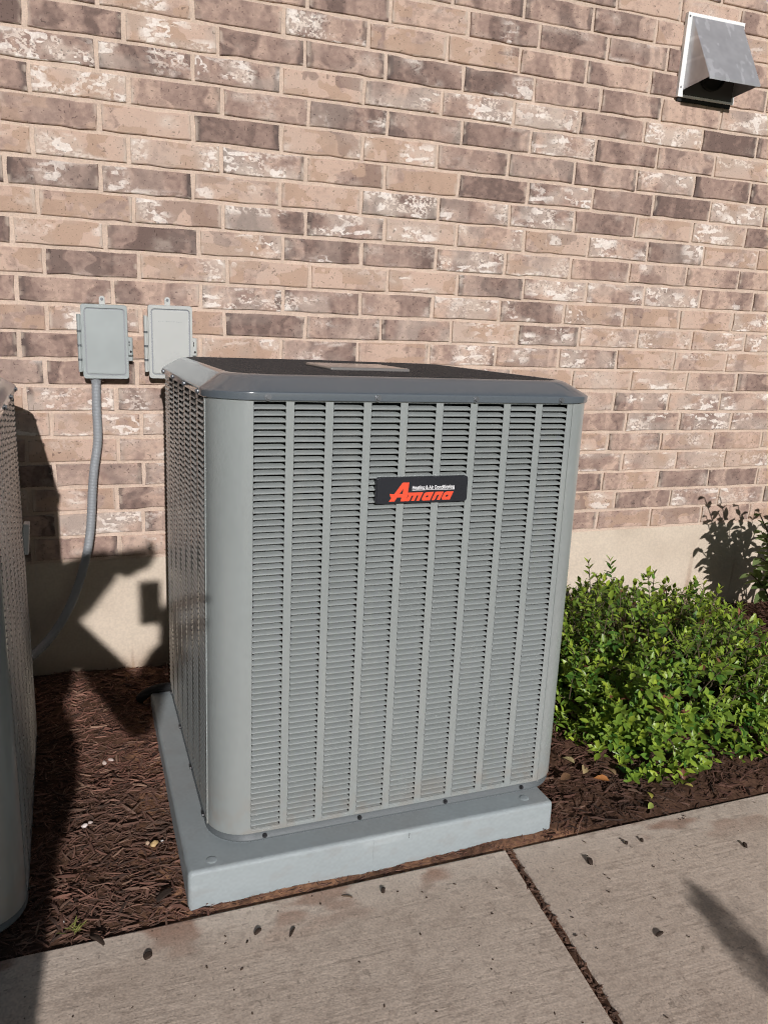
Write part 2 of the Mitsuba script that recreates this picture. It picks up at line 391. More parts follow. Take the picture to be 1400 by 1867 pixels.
ZS = -.400
def jx(y): return .871 + .066 * (y + 1.182)
gap = .0078
scene_sw = 'sidewalk'
labels['sidewalk'] = {'kind': 'structure'}
part('sidewalk__slab', slab([(-.75, edge_y(-.75)), (jx(-1.156) - gap, edge_y(.86)), (jx(-2.62) - gap, -2.62), (-.75, -2.62)], ZS - .1, ZS), 'm_slab')
part('sidewalk__slab', slab([(jx(-1.156) + gap, edge_y(.88)), (2.45, edge_y(2.45)), (2.36, -2.62), (jx(-2.62) + gap, -2.62)], ZS - .1, ZS - .002), 'm_slab')
part('sidewalk__slab', slab([(2.475, edge_y(2.475)), (4.1, edge_y(4.1)), (4.0, -2.62), (2.385, -2.62)], ZS - .1, ZS), 'm_slab')
part('sidewalk__slab', slab([(-2.4, edge_y(-2.4)), (-.775, edge_y(-.775)), (-.80, -2.62), (-2.5, -2.62)], ZS - .1, ZS), 'm_slab')

def bed_z(x, y):
    p = np.stack([x, y, 0 * x], -1)
    z = -.393 - .006 * np.clip(-y, 0, 1.2) + .016 * (meshkit.noise(p * 7, 1) - .5) + .010 * (meshkit.noise(p * 21, 2) - .5) + .006 * (meshkit.noise(p * 60, 3) - .5)
    near = np.clip((y - edge_y(x)) / .05, 0, 1)
    return z * near + (ZS - .010) * (1 - near) + .022 * np.exp(-((x - 1.95) / .8) ** 2) * np.clip((y + 1.17) / .25, 0, 1)

nx, ny = 420, 130
gx = np.linspace(-2.4, 4.0, nx); u = np.linspace(0, 1, ny)
GX = np.repeat(gx[:, None], ny, 1); GY = (edge_y(GX) - .02) + (.02 - edge_y(GX) + .01) * u[None]
V = np.stack([GX, GY, bed_z(GX, GY)], -1).reshape(-1, 3)
part('mulch_bed', (V, grid(nx, ny)), 'm_soil', smooth=True); labels['mulch_bed'] = {'kind': 'structure'}
# soil packed in the sidewalk joint
V, F, C = [], [], []
ys = np.linspace(-1.14, -2.6, 260); jj = np.linspace(-.013, .013, 5)
JXX = jx(ys)[:, None] + jj[None]; JYY = np.repeat(ys[:, None], 5, 1)
JZ = ZS - .0065 + .007 * (meshkit.noise(np.stack([JXX * 40, JYY * 40, JXX * 0], -1), 5) - .45)
part('mulch_bed__joint_soil', (np.stack([JXX, JYY, JZ], -1).reshape(-1, 3), grid(260, 5)), 'm_soil', smooth=True)

def chips(n, xs, ys, seed, lmin, lmax, zlift=0.0, aniso=.5, zf=None, tone=1.0):
    r = np.random.default_rng(seed)
    x, y = r.uniform(*xs, n), r.uniform(*ys, n)
    keep = y > edge_y(x) + .004
    x, y = x[keep], y[keep]; n = len(x)
    L = r.uniform(lmin, lmax, n) * r.choice([.55, 1, 1.35], n, p=[.35, .5, .15]); Wd = L * r.uniform(.055, .17, n); H = Wd * r.uniform(.25, .6, n)
    yaw = np.where(r.random(n) < aniso, r.normal(.15, .5, n), r.uniform(0, np.pi, n)) + 1.6 * (meshkit.noise(np.stack([x * 6, y * 6, x * 0], -1), 8) - .5)
    pit = r.normal(.02, .12, n); rol = r.normal(0, .5, n)
    tpl = np.array([(-.5, -.3, -.5), (-.5, .3, -.5), (-.5, .3, .5), (-.5, -.3, .5), (0, -.5, -.5), (0, .5, -.5), (0, .5, .5), (0, -.5, .5), (.5, -.2, -.4), (.5, .2, -.4), (.5, .2, .4), (.5, -.2, .4)])
    Fq = []
    for a in (0, 4):
        for i in range(4):
            j = (i + 1) % 4; Fq += [(a + i, a + j, a + j + 4), (a + i, a + j + 4, a + i + 4)]
    Fq += [(0, 2, 1), (0, 3, 2), (8, 9, 10), (8, 10, 11)]
    Pv = tpl[None] * np.stack([L, Wd, H], -1)[:, None]
    Pv[:, 4:8, 1] += (r.normal(0, .05, n) * L)[:, None]; Pv[:, 4:8, 2] += (r.normal(0, .035, n) * L)[:, None]
    cr, sr = np.cos(rol)[:, None], np.sin(rol)[:, None]
    Y, Z = Pv[..., 1] * cr - Pv[..., 2] * sr, Pv[..., 1] * sr + Pv[..., 2] * cr; X = Pv[..., 0]
    cp, sp = np.cos(pit)[:, None], np.sin(pit)[:, None]
    X, Z = X * cp - Z * sp, X * sp + Z * cp
    cy, sy = np.cos(yaw)[:, None], np.sin(yaw)[:, None]
    X, Y = X * cy - Y * sy, X * sy + Y * cy
    z0 = (zf or bed_z)(x, y) + H * .5 + zlift * r.random(n)
    V = np.stack([X + x[:, None], Y + y[:, None], Z + z0[:, None]], -1).reshape(-1, 3)
    F = (np.array(Fq)[None] + 12 * np.arange(n)[:, None, None]).reshape(-1, 3)
    pal = np.array([(.205, .100, .072), (.150, .074, .054), (.255, .135, .098), (.090, .050, .038), (.170, .100, .072), (.30, .185, .13), (.060, .036, .028)])
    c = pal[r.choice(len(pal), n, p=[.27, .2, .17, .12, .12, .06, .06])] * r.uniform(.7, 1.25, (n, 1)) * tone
    # weathered grey-brown drifts
    dull = np.clip((meshkit.noise(np.stack([x * 5, y * 5, x * 0], -1), 12) - .45) * 3, 0, 1)[:, None]
    c = c * (1 - dull * .4) + np.array([.105, .075, .058]) * dull * .4 * tone
    return V, F, np.repeat(c, 12, 0)

def merge(parts_):
    n0, V, F, C = 0, [], [], []
    for v, f, c in parts_:
        V.append(v); F.append(f + n0); C.append(c); n0 += len(v)
    return np.vstack(V), np.vstack(F), np.vstack(C)

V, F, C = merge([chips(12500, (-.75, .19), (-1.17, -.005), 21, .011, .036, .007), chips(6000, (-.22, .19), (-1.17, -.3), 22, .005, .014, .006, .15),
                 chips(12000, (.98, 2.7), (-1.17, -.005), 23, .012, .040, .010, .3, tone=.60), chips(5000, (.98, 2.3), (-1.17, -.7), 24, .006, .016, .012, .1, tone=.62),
                 chips(1900, (.12, 1.10), (-1.168, -1.125), 25, .004, .013, .002, .6), chips(2500, (-2.3, -.75), (-1.17, -.01), 26, .02, .05, .01), chips(2600, (2.7, 3.9), (-1.17, -.01), 27, .02, .05, .01),
                 chips(900, (.2, 1.0), (-.33, -.005), 28, .02, .05, .01)])
rj = np.random.default_rng(61)
jy = -1.16 - 1.0 * rj.random(330) ** 1.2; jxv = jx(jy) + rj.normal(0, .0045, 330)
def jchips():
    out = []
    for x, y in zip(jxv, jy):
        s_ = rj.uniform(.0009, .0026); b = trimesh.creation.box((2, 1.4, 1.2))
        v = ((b.vertices + rj.normal(0, .18, (8, 3))) * np.array([s_ * rj.uniform(1, 3.2), s_, s_ * .6])) @ rot([1, .3, 0], rj.uniform(-30, 30)).T @ rot([0, 0, 1], rj.uniform(0, 180)).T + np.array([x, y, ZS - .004 + rj.uniform(0, .003)])
        out.append((v, b.faces, np.tile(np.array([.12, .070, .050]) * rj.uniform(.4, 1.7), (len(v), 1))))
    return out
tag('bark_mulch', 'shredded reddish brown bark mulch covering the bed around the pads', 'mulch', kind='stuff')
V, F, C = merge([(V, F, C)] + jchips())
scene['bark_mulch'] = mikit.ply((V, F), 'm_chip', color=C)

# ------------------------------------------------------------------ air conditioner
UX, UY, UW, UR = .0603, .0654, .8774, .0825
HALF, PH, HC, HT = UW / 2, .0801, 1.0444, 1.0850
PW, PD = .875, .8731
FCOLS, FCW = [-.3232 + .0806 * k for k in range(9)], .0640
SCOLS, SCW = [-.318 + .106 * k for k in range(7)], .080
PITCH, ROWS, ZTOP = .01297, 72, 1.0404
ZLO = ZTOP - PITCH * ROWS
A20 = math.radians(9)

def perim(COLS=FCOLS, CW=FCW):
    """The plan of one panel, seen from its front: corner arc, straight run, start of the next corner. (x, y) with the unit's centre at the origin."""
    P_, c = [], HALF - UR
    for a in np.linspace(math.pi + A20, 1.5 * math.pi, 13)[:-1]: P_.append((-c + UR * math.cos(a), -c + UR * math.sin(a)))
    for x in sorted([-c] + [q for k in COLS for q in (k - CW / 2, k + CW / 2)] + [c]): P_.append((x, -HALF))
    for a in np.linspace(1.5 * math.pi, 1.5 * math.pi + A20, 5)[1:]: P_.append((c + UR * math.cos(a), -c + UR * math.sin(a)))
    return np.array(P_)

def sheet(COLS, CW):
    P_ = perim(COLS, CW); zs = [.0985, .1005, ZLO + .0045, ZTOP, 1.052]
    edge = set(round(k - CW / 2, 4) for k in COLS)
    V = np.array([(x, y, z) for x, y in P_ for z in zs]); nz = len(zs); F = []
    V[np.arange(len(P_)) * nz, :2] *= .9965          # a hem turned in along the bottom edge
    for i in range(len(P_) - 1):
        for j in range(nz - 1):
            if j == 2 and round(P_[i][0], 4) in edge and abs(P_[i][1] + HALF) < 1e-6: continue
            a = i * nz + j; F += [(a, a + nz, a + nz + 1), (a, a + nz + 1, a + 1)]
    m = [trimesh.Trimesh(V, F, process=False)]
    for e, d in ((0, 1), (-1, -1)):                  # hems down both vertical ends
        x, y = P_[e]; nrm = np.array([x + np.sign(-x) * (HALF - UR), y + (HALF - UR)]); nrm /= np.linalg.norm(nrm)
        q = np.array([x, y]) - nrm * .008
        m.append(trimesh.Trimesh(np.array([(x, y, .1005), (x, y, 1.05), (q[0], q[1], 1.05), (q[0], q[1], .1005)]), [(0, 1, 2), (0, 2, 3)], process=False))
    # returns beside each slot column
    for k in COLS:
        for s in (-1, 1):
            x = k + s * CW / 2
            m.append(trimesh.Trimesh(np.array([(x, -HALF, ZLO + .0045), (x, -HALF, ZTOP), (x, -HALF + .0012, ZTOP), (x, -HALF + .0012, ZLO + .0045)]), [(0, 1, 2), (0, 2, 3)], process=False))
    return cat(m)

def slat_tpl(CW, hs=.0068, depth=.0100, rc=.0080):
    """One louvre: its lower edge lies in the panel, its upper edge is pressed in, the upper corners are round."""
    vs = np.array([-.30, -.20, -.05, .12, .22, .34, .55, .74, .88, 1.0]); nu = 9; V = []
    ys = [.0004, -.0012, -.0024, -.0022, -.0014, -.0002, .0026, .0062, .0096, .0130]
    for v, y0 in zip(vs, ys):
        d = (v - .40) / .60
        cut = rc * (1 - math.sqrt(max(0, 1 - max(0, d) ** 2)))
        hw = CW / 2 - .0003 - cut * .9
        for uu in np.linspace(-1, 1, nu):
            V.append((uu * hw, y0 * depth / .0130, hs * v))
    return np.array(V), grid(len(vs), nu)

SV, SF = slat_tpl(FCW)
SV2, _ = slat_tpl(SCW)
rs = np.random.default_rng(11)
def slat_at(k, j, side=False):
    V = (SV2 if side else SV).copy()
    V[:, 1] *= rs.normal(1, .05); V[:, 2] += rs.normal(0, .00012) + V[:, 0] * rs.normal(0, .003)
    return V + np.array([(SCOLS if side else FCOLS)[k], -HALF, ZTOP - PITCH * (j + 1) + .0002])

def bank(keys, side=False):
    Vs = np.vstack([slat_at(k, j, side) for k, j in keys]); n = len(keys)
    return Vs, (SF[None] + len(SV) * np.arange(n)[:, None, None]).reshape(-1, 3)

def ring(off, z, n=10):
    h, r = HALF + off, max(UR + .012 + off * .35, .02); c = h - r
    return np.array([(sx * c + r * math.cos(a), sy * c + r * math.sin(a), z) for sx, sy, a0 in ((-1, -1, 180), (1, -1, 270), (1, 1, 0), (-1, 1, 90)) for a in np.radians(np.linspace(a0, a0 + 90, n))])

def loft(rings, closed_end=None):
    n = len(rings[0]); V = np.vstack(rings); F = []
    for k in range(len(rings) - 1):
        for i in range(n):
            j = (i + 1) % n; F += [(k * n + i, k * n + j, (k + 1) * n + j), (k * n + i, (k + 1) * n + j, (k + 1) * n + i)]
    return trimesh.Trimesh(V, F, process=False)

FAN_R = .396
def cap_mesh():
    prof = [(-.006, 1.0432), (.0062, 1.0430), (.0078, 1.0445), (.0080, 1.0560), (.0074, 1.0582), (.0050, 1.0604), (-.0140, 1.0728), (-.0270, 1.0815), (-.0340, 1.0857), (-.0385, 1.0878),
            (-.0430, 1.0890), (-.0480, 1.0900), (-.0505, 1.0903), (-.0525, 1.0896), (-.0535, 1.0850), (-.0535, 1.0300)]
    rings = [ring(o, z, 14) for o, z in prof]
    return loft(rings)

def guard_mesh():
    ms, c = [], HALF - .054
    def reach(v):                                    # half length of a wire at distance v from the middle
        r_ = .074; d = max(0, abs(v) - (c - r_)); return c - r_ + math.sqrt(max(0, r_ * r_ - d * d))
    for y in np.arange(-c + .008, c, .0086):
        ms.append(tube([(-reach(y), y, 1.0880), (0, y, 1.0900), (reach(y), y, 1.0880)], .0020, 6, False))
    for x in np.linspace(-.32, .32, 6):
        ms.append(tube([(x, -reach(x), 1.0840), (x, 0, 1.0860), (x, reach(x), 1.0840)], .0026, 6))
    return cat(ms)

def disc(r, z0, z1, lip=.004, n=48):
    prof = [(0, z1), (r - lip * 2, z1), (r - lip * .6, z1 - lip * .3), (r, z1 - lip), (r, z0), (r - .006, z0)]
    m = trimesh.creation.revolve(np.array([(a, b) for a, b in prof]), sections=n); return m

def screw(p, nrm, r=.0042):
    p, nrm = np.asarray(p, float), np.asarray(nrm, float)
    return cat([tube([p, p + nrm * .0012], r * 1.55, 14), tube([p + nrm * .001, p + nrm * .0046], r, 6)])

def blade_mesh():
    ms = [cyl((0, 0, .985), (0, 0, 1), .06, .06, 20)]
    for a in (0, 120, 240):
        n = 9; V = []
        for i, rr in enumerate(np.linspace(.05, .34, n)):
            wv = .10 + .22 * (rr / .34)
            for s in (-.5, .5): V.append((rr * math.cos(s * wv * 2.4), rr * math.sin(s * wv * 2.4), 1.0 + .035 * s * 2))
        m = trimesh.Trimesh(V, [f for i in range(n - 1) for f in ((2 * i, 2 * i + 2, 2 * i + 3), (2 * i, 2 * i + 3, 2 * i + 1))], process=False)
        m.apply_transform(trimesh.transformations.rotation_matrix(math.radians(a), [0, 0, 1])); ms.append(m)
    return cat(ms)

SHEET, SHEET2 = sheet(FCOLS, FCW), sheet(SCOLS, SCW); CAP = cap_mesh(); GUARD = guard_mesh()
ALLK = [(k, j) for k in range(9) for j in range(ROWS)]
BADGE_RECT = (-.1005, .1120, .8300, .8865)

def make_unit(name, label, R, o, main):
    t = thing(name, label, 'air conditioner', 'grey air conditioners standing along the house wall')
    M0 = T4(R, o) @ T4(o=(UX, UY + HALF, 0))
    Q = [M0 @ T4(rot([0, 0, 1], 90 * k)) for k in range(4)]        # front, right, back, left
    sh, sh2 = mikit.ply(SHEET, 'm_paint', smooth=25), mikit.ply(SHEET2, 'm_paint', smooth=25)
    names = ['front_panel', 'side_panel', 'back_panel', 'side_panel']
    full = mikit.ply(bank(ALLK), 'm_paint', smooth=True)
    full2 = mikit.ply(bank([(k, j) for k in range(7) for j in range(ROWS)], True), 'm_paint', smooth=True)
    for f in range(4):
        k = key_for(f'{t}__{names[f]}'); scene[k] = {**(sh2 if f % 2 else sh), 'to_world': tw(Q[f])}
        if main and f == 0:
            # the 300 louvres that show largest are pieces of their own
            big = sorted(ALLK, key=lambda a: (a[0] - 1.2) ** 2 * .55 + (a[1] / 9.0) ** 2 * .35)[:300]
            for kj in sorted(big): part(f'{k}__louvre', (slat_at(*kj), SF), 'm_paint', Q[f], smooth=True)
            bs = set(big)
            part(f'{k}__louvre_bank', bank([a for a in ALLK if a not in bs]), 'm_paint', Q[f], smooth=True, kind='stuff')
        else:
            kk = key_for(f'{k}__louvre_bank'); scene[kk] = {**(full2 if f % 2 else full), 'to_world': tw(Q[f])}; labels[kk] = {'kind': 'stuff'}
    part(f'{t}__coil', loft([ring(-.026, .09, 4), ring(-.026, 1.03, 4)]), 'm_coil', M0)
    part(f'{t}__base_pan', cat([loft([ring(-.012, PH - .002, 12), ring(.0005, PH, 12), ring(.0012, PH + .004, 12), ring(-.0030, PH + .012, 12), ring(-.0035, .100, 12), ring(-.03, .101, 12)])]), 'm_pan', M0, smooth=30)
    part(f'{t}__top_cap', CAP, 'm_cap', M0, smooth=28)
    part(f'{t}__fan_guard', GUARD, 'm_guard', M0, smooth=40)
    part(f'{t}__shade_liner', loft([ring(-.0545, z_, 10) for z_ in (.93, 1.0840)]), 'm_coil', M0)  # black liner added to darken the inside of the fan well
    part(f'{t}__fan', blade_mesh(), 'm_coil', M0)
    part(f'{t}__motor_cover', rbox(-.125, .075, -.185, .030, 1.0888, 1.0985, .0046, 16), 'm_cover', M0, smooth=40)
    for f in (0, 1, 3):
        for x in (-.329, -.103, .120, .332):
            part(f'{t}__screw', screw((x, -HALF - .0080, 1.0500), (0, -1, 0), .0046), 'm_screw', Q[f])
        for x in (-.324, -.103, .1145, .3236):
            part(f'{t}__base_screw', screw((x, -HALF - .0002, .0895), (0, -1, 0), .0036), 'm_blackscrew', Q[f])
    # bead along the corner seams
    for f in range(4):
        x, y = perim()[0]
        part(f'{t}__corner_seam', tube(np.c_[np.full(2, x - .0004), np.full(2, y - .0004), [.098, 1.0425]], .0016, 8), 'm_paint', Q[f], smooth=True)
    return t, M0, Q

R_MAIN = np.array([[.99973235, -.02157123, .00836127], [.02120009, .99888472, .04218863], [-.00926201, -.04200008, .99907467]])
O_MAIN = np.array([.571335, -1.132285, -.399996])
AC, M_AC, Q_AC = make_unit('air_conditioner', 'grey louvred air conditioner with a black and red badge on its front', R_MAIN, O_MAIN, True)
R_LEFT = rot([0, 0, 1], 2.0) @ rot([1, 0, 0], -2.2)
AC2, M_AC2, Q_AC2 = make_unit('air_conditioner', 'shaded grey air conditioner cut off by the left edge of the photo', R_LEFT, np.array([-.668, -1.238, -.442]), False)
part(f'{AC2}__paper_tag', box(-.194, -.318, .173, .014, .03, .085, rot([0, 1, 0], 5)), 'm_white', label='small white tag on the back edge')

# the badge: plate and lettering
x0, x1, z0, z1 = BADGE_RECT
pl = sg.box(x0, z0, x1, z1).buffer(-.007).buffer(.007, 8)
bm = trimesh.creation.extrude_polygon(pl, .0075, engine='earcut')
inner = pl.buffer(-.0022)
rim = trimesh.creation.extrude_polygon(inner, .0022, engine='earcut'); rim.apply_translation((0, 0, .0075))
TO_FRONT = np.array([[1, 0, 0, 0], [0, 0, -1, 0], [0, 1, 0, 0], [0, 0, 0, 1.0]])   # (x, z, out) -> front panel
bm = cat([bm, rim])
FB = Q_AC[0] @ T4(o=(0, -HALF - .0015, 0)) @ TO_FRONT
bk = part(f'{AC}__badge', bm, 'm_badge', FB, label='black badge with red and white lettering')

def lettering():
    """The heavy slanted word in its own shapes: a tall A whose bar runs on into the low letters."""
    sh = .42
    A = sg.Polygon([(-.2, 0), (.42, 0), (1.22, 1.62), (1.50, 2.62), (2.02, 2.62), (2.02, 0), (1.32, 0), (1.32, .58), (.72, .58), (.42, 0)]).buffer(0)
    A = sg.Polygon([(-.30, 0), (.34, 0), (.62, .56), (1.18, .56), (1.05, 0), (1.78, 0), (1.98, 2.62), (1.22, 2.62)])
    A = A.difference(sg.Polygon([(.86, 1.02), (1.26, 1.02), (1.36, 1.86)]))
    bar = sg.Polygon([(-.22, 1.06), (.36, .98), (.26, .60), (-.10, .62)])
    out = [A, bar.buffer(.02)]
    def slant(g): return affinity.affine_transform(g, [1, .36, 0, 1, 0, 0])
    h = 1.16
    def leg(x): return sg.box(x, 0, x + .36, h)
    def m_(x):
        return unary_union([leg(x), leg(x + .60), leg(x + 1.20), sg.box(x, h - .40, x + 1.50, h)]).buffer(-.05).buffer(.05)
    def n_(x): return unary_union([leg(x), leg(x + .62), sg.box(x, h - .40, x + .92, h)]).buffer(-.05).buffer(.05)
    def a_(x):
        b = sg.box(x, 0, x + 1.02, h).buffer(-.30).buffer(.30)
        b = unary_union([b, sg.box(x + .70, 0, x + 1.06, h)])
        return b.difference(sg.Point(x + .50, h * .48).buffer(.17))
    out += [slant(g) for g in (m_(1.72), a_(3.50), n_(4.78), a_(5.92))]
    out.append(sg.box(1.9, h - .36, 2.3, h))
    return unary_union(out)
g = lettering()
bx = g.bounds
s = .1485 / (bx[2] - bx[0])
g = affinity.translate(affinity.scale(affinity.translate(g, -bx[0], -bx[1]), s, .0395 / (bx[3] - bx[1]), origin=(0, 0)), x0 + .0295, z0 + .0055)
g = g.buffer(.00028)
shape = [trimesh.creation.extrude_polygon(q, .0007, engine='earcut') for q in getattr(g, 'geoms', [g])]
lt = cat(shape); lt.apply_translation((0, 0, .0097))
part(f'{bk}__lettering', lt, 'm_red', FB)
tx = meshkit.text_mesh('Heating & Air Conditioning', .0074, .0006, bold=True)
wd = tx.bounds[1][0] - tx.bounds[0][0]
tx.apply_scale((.0985 / wd, 1, 1)); tx.apply_translation((x0 + .0815 - tx.bounds[0][0], z0 + .0300, .0097))
ul = box(x0 + .1305, z0 + .0282, .0100, .0985, .0008, .0006)
part(f'{bk}__small_lettering', cat([tx, ul]), 'm_white', FB)

# the pad under the main unit
def pad_mesh(pw, pd, ph):
    r = .010
    s = [m3.Manifold.sphere(r, 20).translate((x, y, z)) for x in (-pw / 2 + r, pw / 2 - r) for y in (r, pd - r) for z in (-.05, ph - r)]
    m = m3.Manifold.batch_hull(s).to_mesh()
    return trimesh.Trimesh(m.vert_properties[:, :3], m.tri_verts, process=False)
M_PAD = T4(R_MAIN, O_MAIN)
pk = part('equipment_pad', pad_mesh(PW, PD, PH), 'm_pad', M_PAD, smooth=40)
tag(pk, 'pale grey equipment pad under the badged air conditioner beside the sidewalk', 'pad')
for x, y in ((-.385, .030), (.375, .035)):
    part('equipment_pad__knockout', disc(.012, PH - .004, PH + .0016, .002, 24), 'm_pad', M_PAD @ T4(o=(x, y, 0)), smooth=40)
part('equipment_pad__mold_mark', box(-.03, -.0003, .040, .0022, .0012, .056), 'm_pad', M_PAD)
part('equipment_pad__nick', box(.055, -.0002, .066, .0010, .0010, .013), 'm_pan', M_PAD)
pk2 = part('equipment_pad', pad_mesh(PW, PD, PH), 'm_pad', T4(R_LEFT, np.array([-.668, -1.238, -.442]) - R_LEFT @ np.array([0, 0, 0])), smooth=40)
tag(pk2, 'equipment pad sunk in shaded mulch under the air conditioner at the left edge', 'pad')

# ------------------------------------------------------------------ disconnect boxes, conduit, vent hood on the wall
def weather_box(name, label, x0, x1, z0, z1, lid_mat, rz=0.0):
    t = thing(name, label, 'electrical box', 'weatherproof electrical boxes on the wall')
    part(f'{t}__body', rbox(x0 + .004, x1 - .004, -.036, .004, z0 + .002, z1 - .002, .004), 'm_pvc', smooth=40)
    lid = part(f'{t}__lid', rbox(x0, x1, -.051, -.035, z0, z1, .008, 24), lid_mat, smooth=40)
    # raised panel with a groove round it
    fr = sg.box(x0 + .0125, z0 + .0145, x1 - .0115, z1 - .0145).buffer(-.006).buffer(.006, 6)
    outer = sg.box(x0 + .001, z0 + .001, x1 - .001, z1 - .001).buffer(-.008).buffer(.008, 8)
    g1 = trimesh.creation.extrude_polygon(outer.difference(fr.buffer(.0042)), .0058, engine='earcut')
    g2 = cat([trimesh.creation.extrude_polygon(fr, .0046, engine='earcut'), trimesh.creation.extrude_polygon(fr.buffer(-.002), .0062, engine='earcut')])
    gk = trimesh.creation.extrude_polygon(fr.buffer(.0041).difference(fr.buffer(.0001)), .0010, engine='earcut')  # thin darker ring: the shade of the groove put into colour
    F_ = T4(o=(0, -.0505, 0)) @ np.array([[1, 0, 0, 0], [0, 0, -1, 0], [0, 1, 0, 0], [0, 0, 0, 1.0]])
    part(f'{t}__lid__panel', cat([g1, g2]), lid_mat, F_, smooth=30)
    part(f'{t}__lid__shade_strip', gk, 'm_conduit', F_)
    part(f'{t}__lid__panel_line', box((x0 + x1) / 2 - .002, -.0567, z1 - .047, .070, .0009, .0007), 'm_pvc')
    hz = [z0 + .022 + .043 * i for i in range(5)]
    hx = x0 - .0065
    part(f'{t}__hinge', cat([cyl((hx, -.040, z0 + .018), (0, 0, 1), .0055, .165, 12), box(hx + .006, -.038, z0 + .1, .010, .008, .16)]), lid_mat, smooth=40)
    for i in range(3):
        part(f'{t}__hinge_pin', cat([cyl((hx, -.040, z0 + .050 + .041 * i), (0, 0, 1), .0062, .0065, 12)]), 'm_pan', smooth=40)
    part(f'{t}__latch', cat([rbox(x1 - .002, x1 + .013, -.048, -.036, z0 + .068, z0 + .122, .004), box(x1 + .006, -.030, z0 + .060, .012, .010, .016)]), lid_mat, smooth=40)
    part(f'{t}__latch_hole', cat([cyl((x1 + .007, -.0484, z0 + .080), (0, -1, 0), .0032, .0008), box(x1 + .003, -.0484, z0 + .104, .0022, .0012, .014)]), 'm_hole')
    cx = (x0 + x1) / 2 - .004
    part(f'{t}__mounting_tab', cat([box(cx, -.006, z1 + .004, .016, .006, .022), cyl((cx, -.003, z1 + .015), (0, -1, 0), .008, .006, 20)]), 'm_pvc_pale', smooth=40)
    part(f'{t}__tab_screw', cyl((cx, -.0088, z1 + .014), (0, -1, 0), .0042, .003, 12), 'm_screw', smooth=40)
    return t

weather_box('electrical_box', 'grey weatherproof electrical box with a flexible conduit running out of its bottom', -.0335, .0945, .5720, .7850, 'm_pvc')
weather_box('electrical_box', 'pale grey electrical box half hidden behind the top corner of the air conditioner', .1520, .2805, .5750, .7900, 'm_pvc_pale')

cp = [(.0005, -.028, .585), (.0003, -.0285, .566), (.0002, -.030, .548), (-.0017, -.034, .4734), (-.0022, -.040, .3906), (-.0153, -.046, .3074), (-.0252, -.05, .2231), (-.0345, -.056, .1207), (-.0455, -.064, .0532), (-.0736, -.085, -.0448), (-.1168, -.115, -.1374), (-.1651, -.15, -.1986), (-.2091, -.2, -.2244), (-.27, -.27, -.235)]
pts = spline(cp, 420)
rr = .0128 + .0007 * np.cos(np.arange(420) * 2 * np.pi / 4.0)
ck = part('flexible_conduit', tube(pts, rr, 16), 'm_conduit', smooth=True)
tag(ck, 'grey ribbed flexible conduit hanging from the box and curving behind the left air conditioner', 'conduit')
part('flexible_conduit__fitting', cat([cyl((.0003, -.029, .5735), (0, 0, -1), .0165, .009, 24), cyl((.0003, -.0292, .566), (0, 0, -1), .0145, .007, 6)]), 'm_conduit', smooth=30)

def vent():
    t = thing('vent_hood', 'galvanised metal exhaust vent hood on the brick wall at the upper right', 'vent')
    x0, x1, z0, z1 = 1.948, 2.191, 1.571, 1.832
    part(f'{t}__plate', cat([box((x0 + x1) / 2, -.0065, (z0 + z1) / 2, x1 - x0, .013, z1 - z0)]), 'm_trim')
    hx0, hx1, zt, zb, d, zf = x0 + .018, x1 - .008, z1 - .010, z0 + .022, .142, 1.6085
    th = .0012
    def quad(a, b, c, e): return trimesh.Trimesh(np.array([a, b, c, e]), [(0, 1, 2), (0, 2, 3)], process=False)
    y0 = -.0132
    sheet_ = [quad((hx0, y0, zt), (hx1, y0, zt), (hx1, -d, zf), (hx0, -d, zf))]
    m = cat(sheet_); m2 = m.copy(); m2.apply_translation((0, .0012, -.0018)); 
    lip = quad((hx0, -d, zf), (hx1, -d, zf), (hx1, -d + .001, zf - .006), (hx0, -d + .001, zf - .006))
    part(f'{t}__hood', cat([m, m2, lip]), 'm_galv')
    for x in (hx0, hx1):
        s = trimesh.Trimesh(np.array([(x, y0, zt), (x, y0, zb), (x, -d, zf)]), [(0, 1, 2)], process=False)
        s2 = s.copy(); s2.apply_translation((.0012 if x == hx0 else -.0012, 0, 0))
        part(f'{t}__cheek', cat([s, s2]), 'm_galv')
    cx = (hx0 + hx1) / 2 + .004
    part(f'{t}__hood_shade', trimesh.Trimesh(np.array([(hx0 + .002, -.0136, zb - .015), (hx1 - .002, -.0136, zb - .015), (hx1 - .002, -.0136, zt - .01), (hx0 + .002, -.0136, zt - .01)]), [(0, 1, 2), (0, 2, 3)], process=False), 'm_hood_shade')  # dark sheet paints the shade inside the hood
    part(f'{t}__duct', cat([trimesh.creation.annulus(.050, .054, .012, sections=40).apply_transform(T4(rot([1, 0, 0], 90), (cx, -.0195, 1.655)))]), 'm_hole', smooth=40)
    part(f'{t}__duct_mouth', cyl((cx, -.0138, 1.655), (0, -1, 0), .050, .002, 40), 'm_hole')
    for x, z in ((x0 + .008, z0 + .030), (x0 + .008, z1 - .012), (x1 - .006, z1 - .014)):
        part(f'{t}__screw', cyl((x, -.0128, z), (0, -1, 0), .0032, .0016, 10), 'm_screw', smooth=40)
    part(f'{t}__shade_strip', box((x0 + x1) / 2, -.0025, z0 - .006, x1 - x0 - .012, .006, .012), 'm_hole')  # black strip stands in for the shadow below the plate
vent()

# short black tube lying behind the pad
lk = part('black_tube', tube(spline([(.085, -.245, -.385), (.118, -.262, -.352), (.165, -.282, -.334), (.32, -.295, -.328)], 30), .014, 12), 'm_hole', smooth=True)
tag(lk, 'short black tube at the back left corner of the pad', 'pipe')

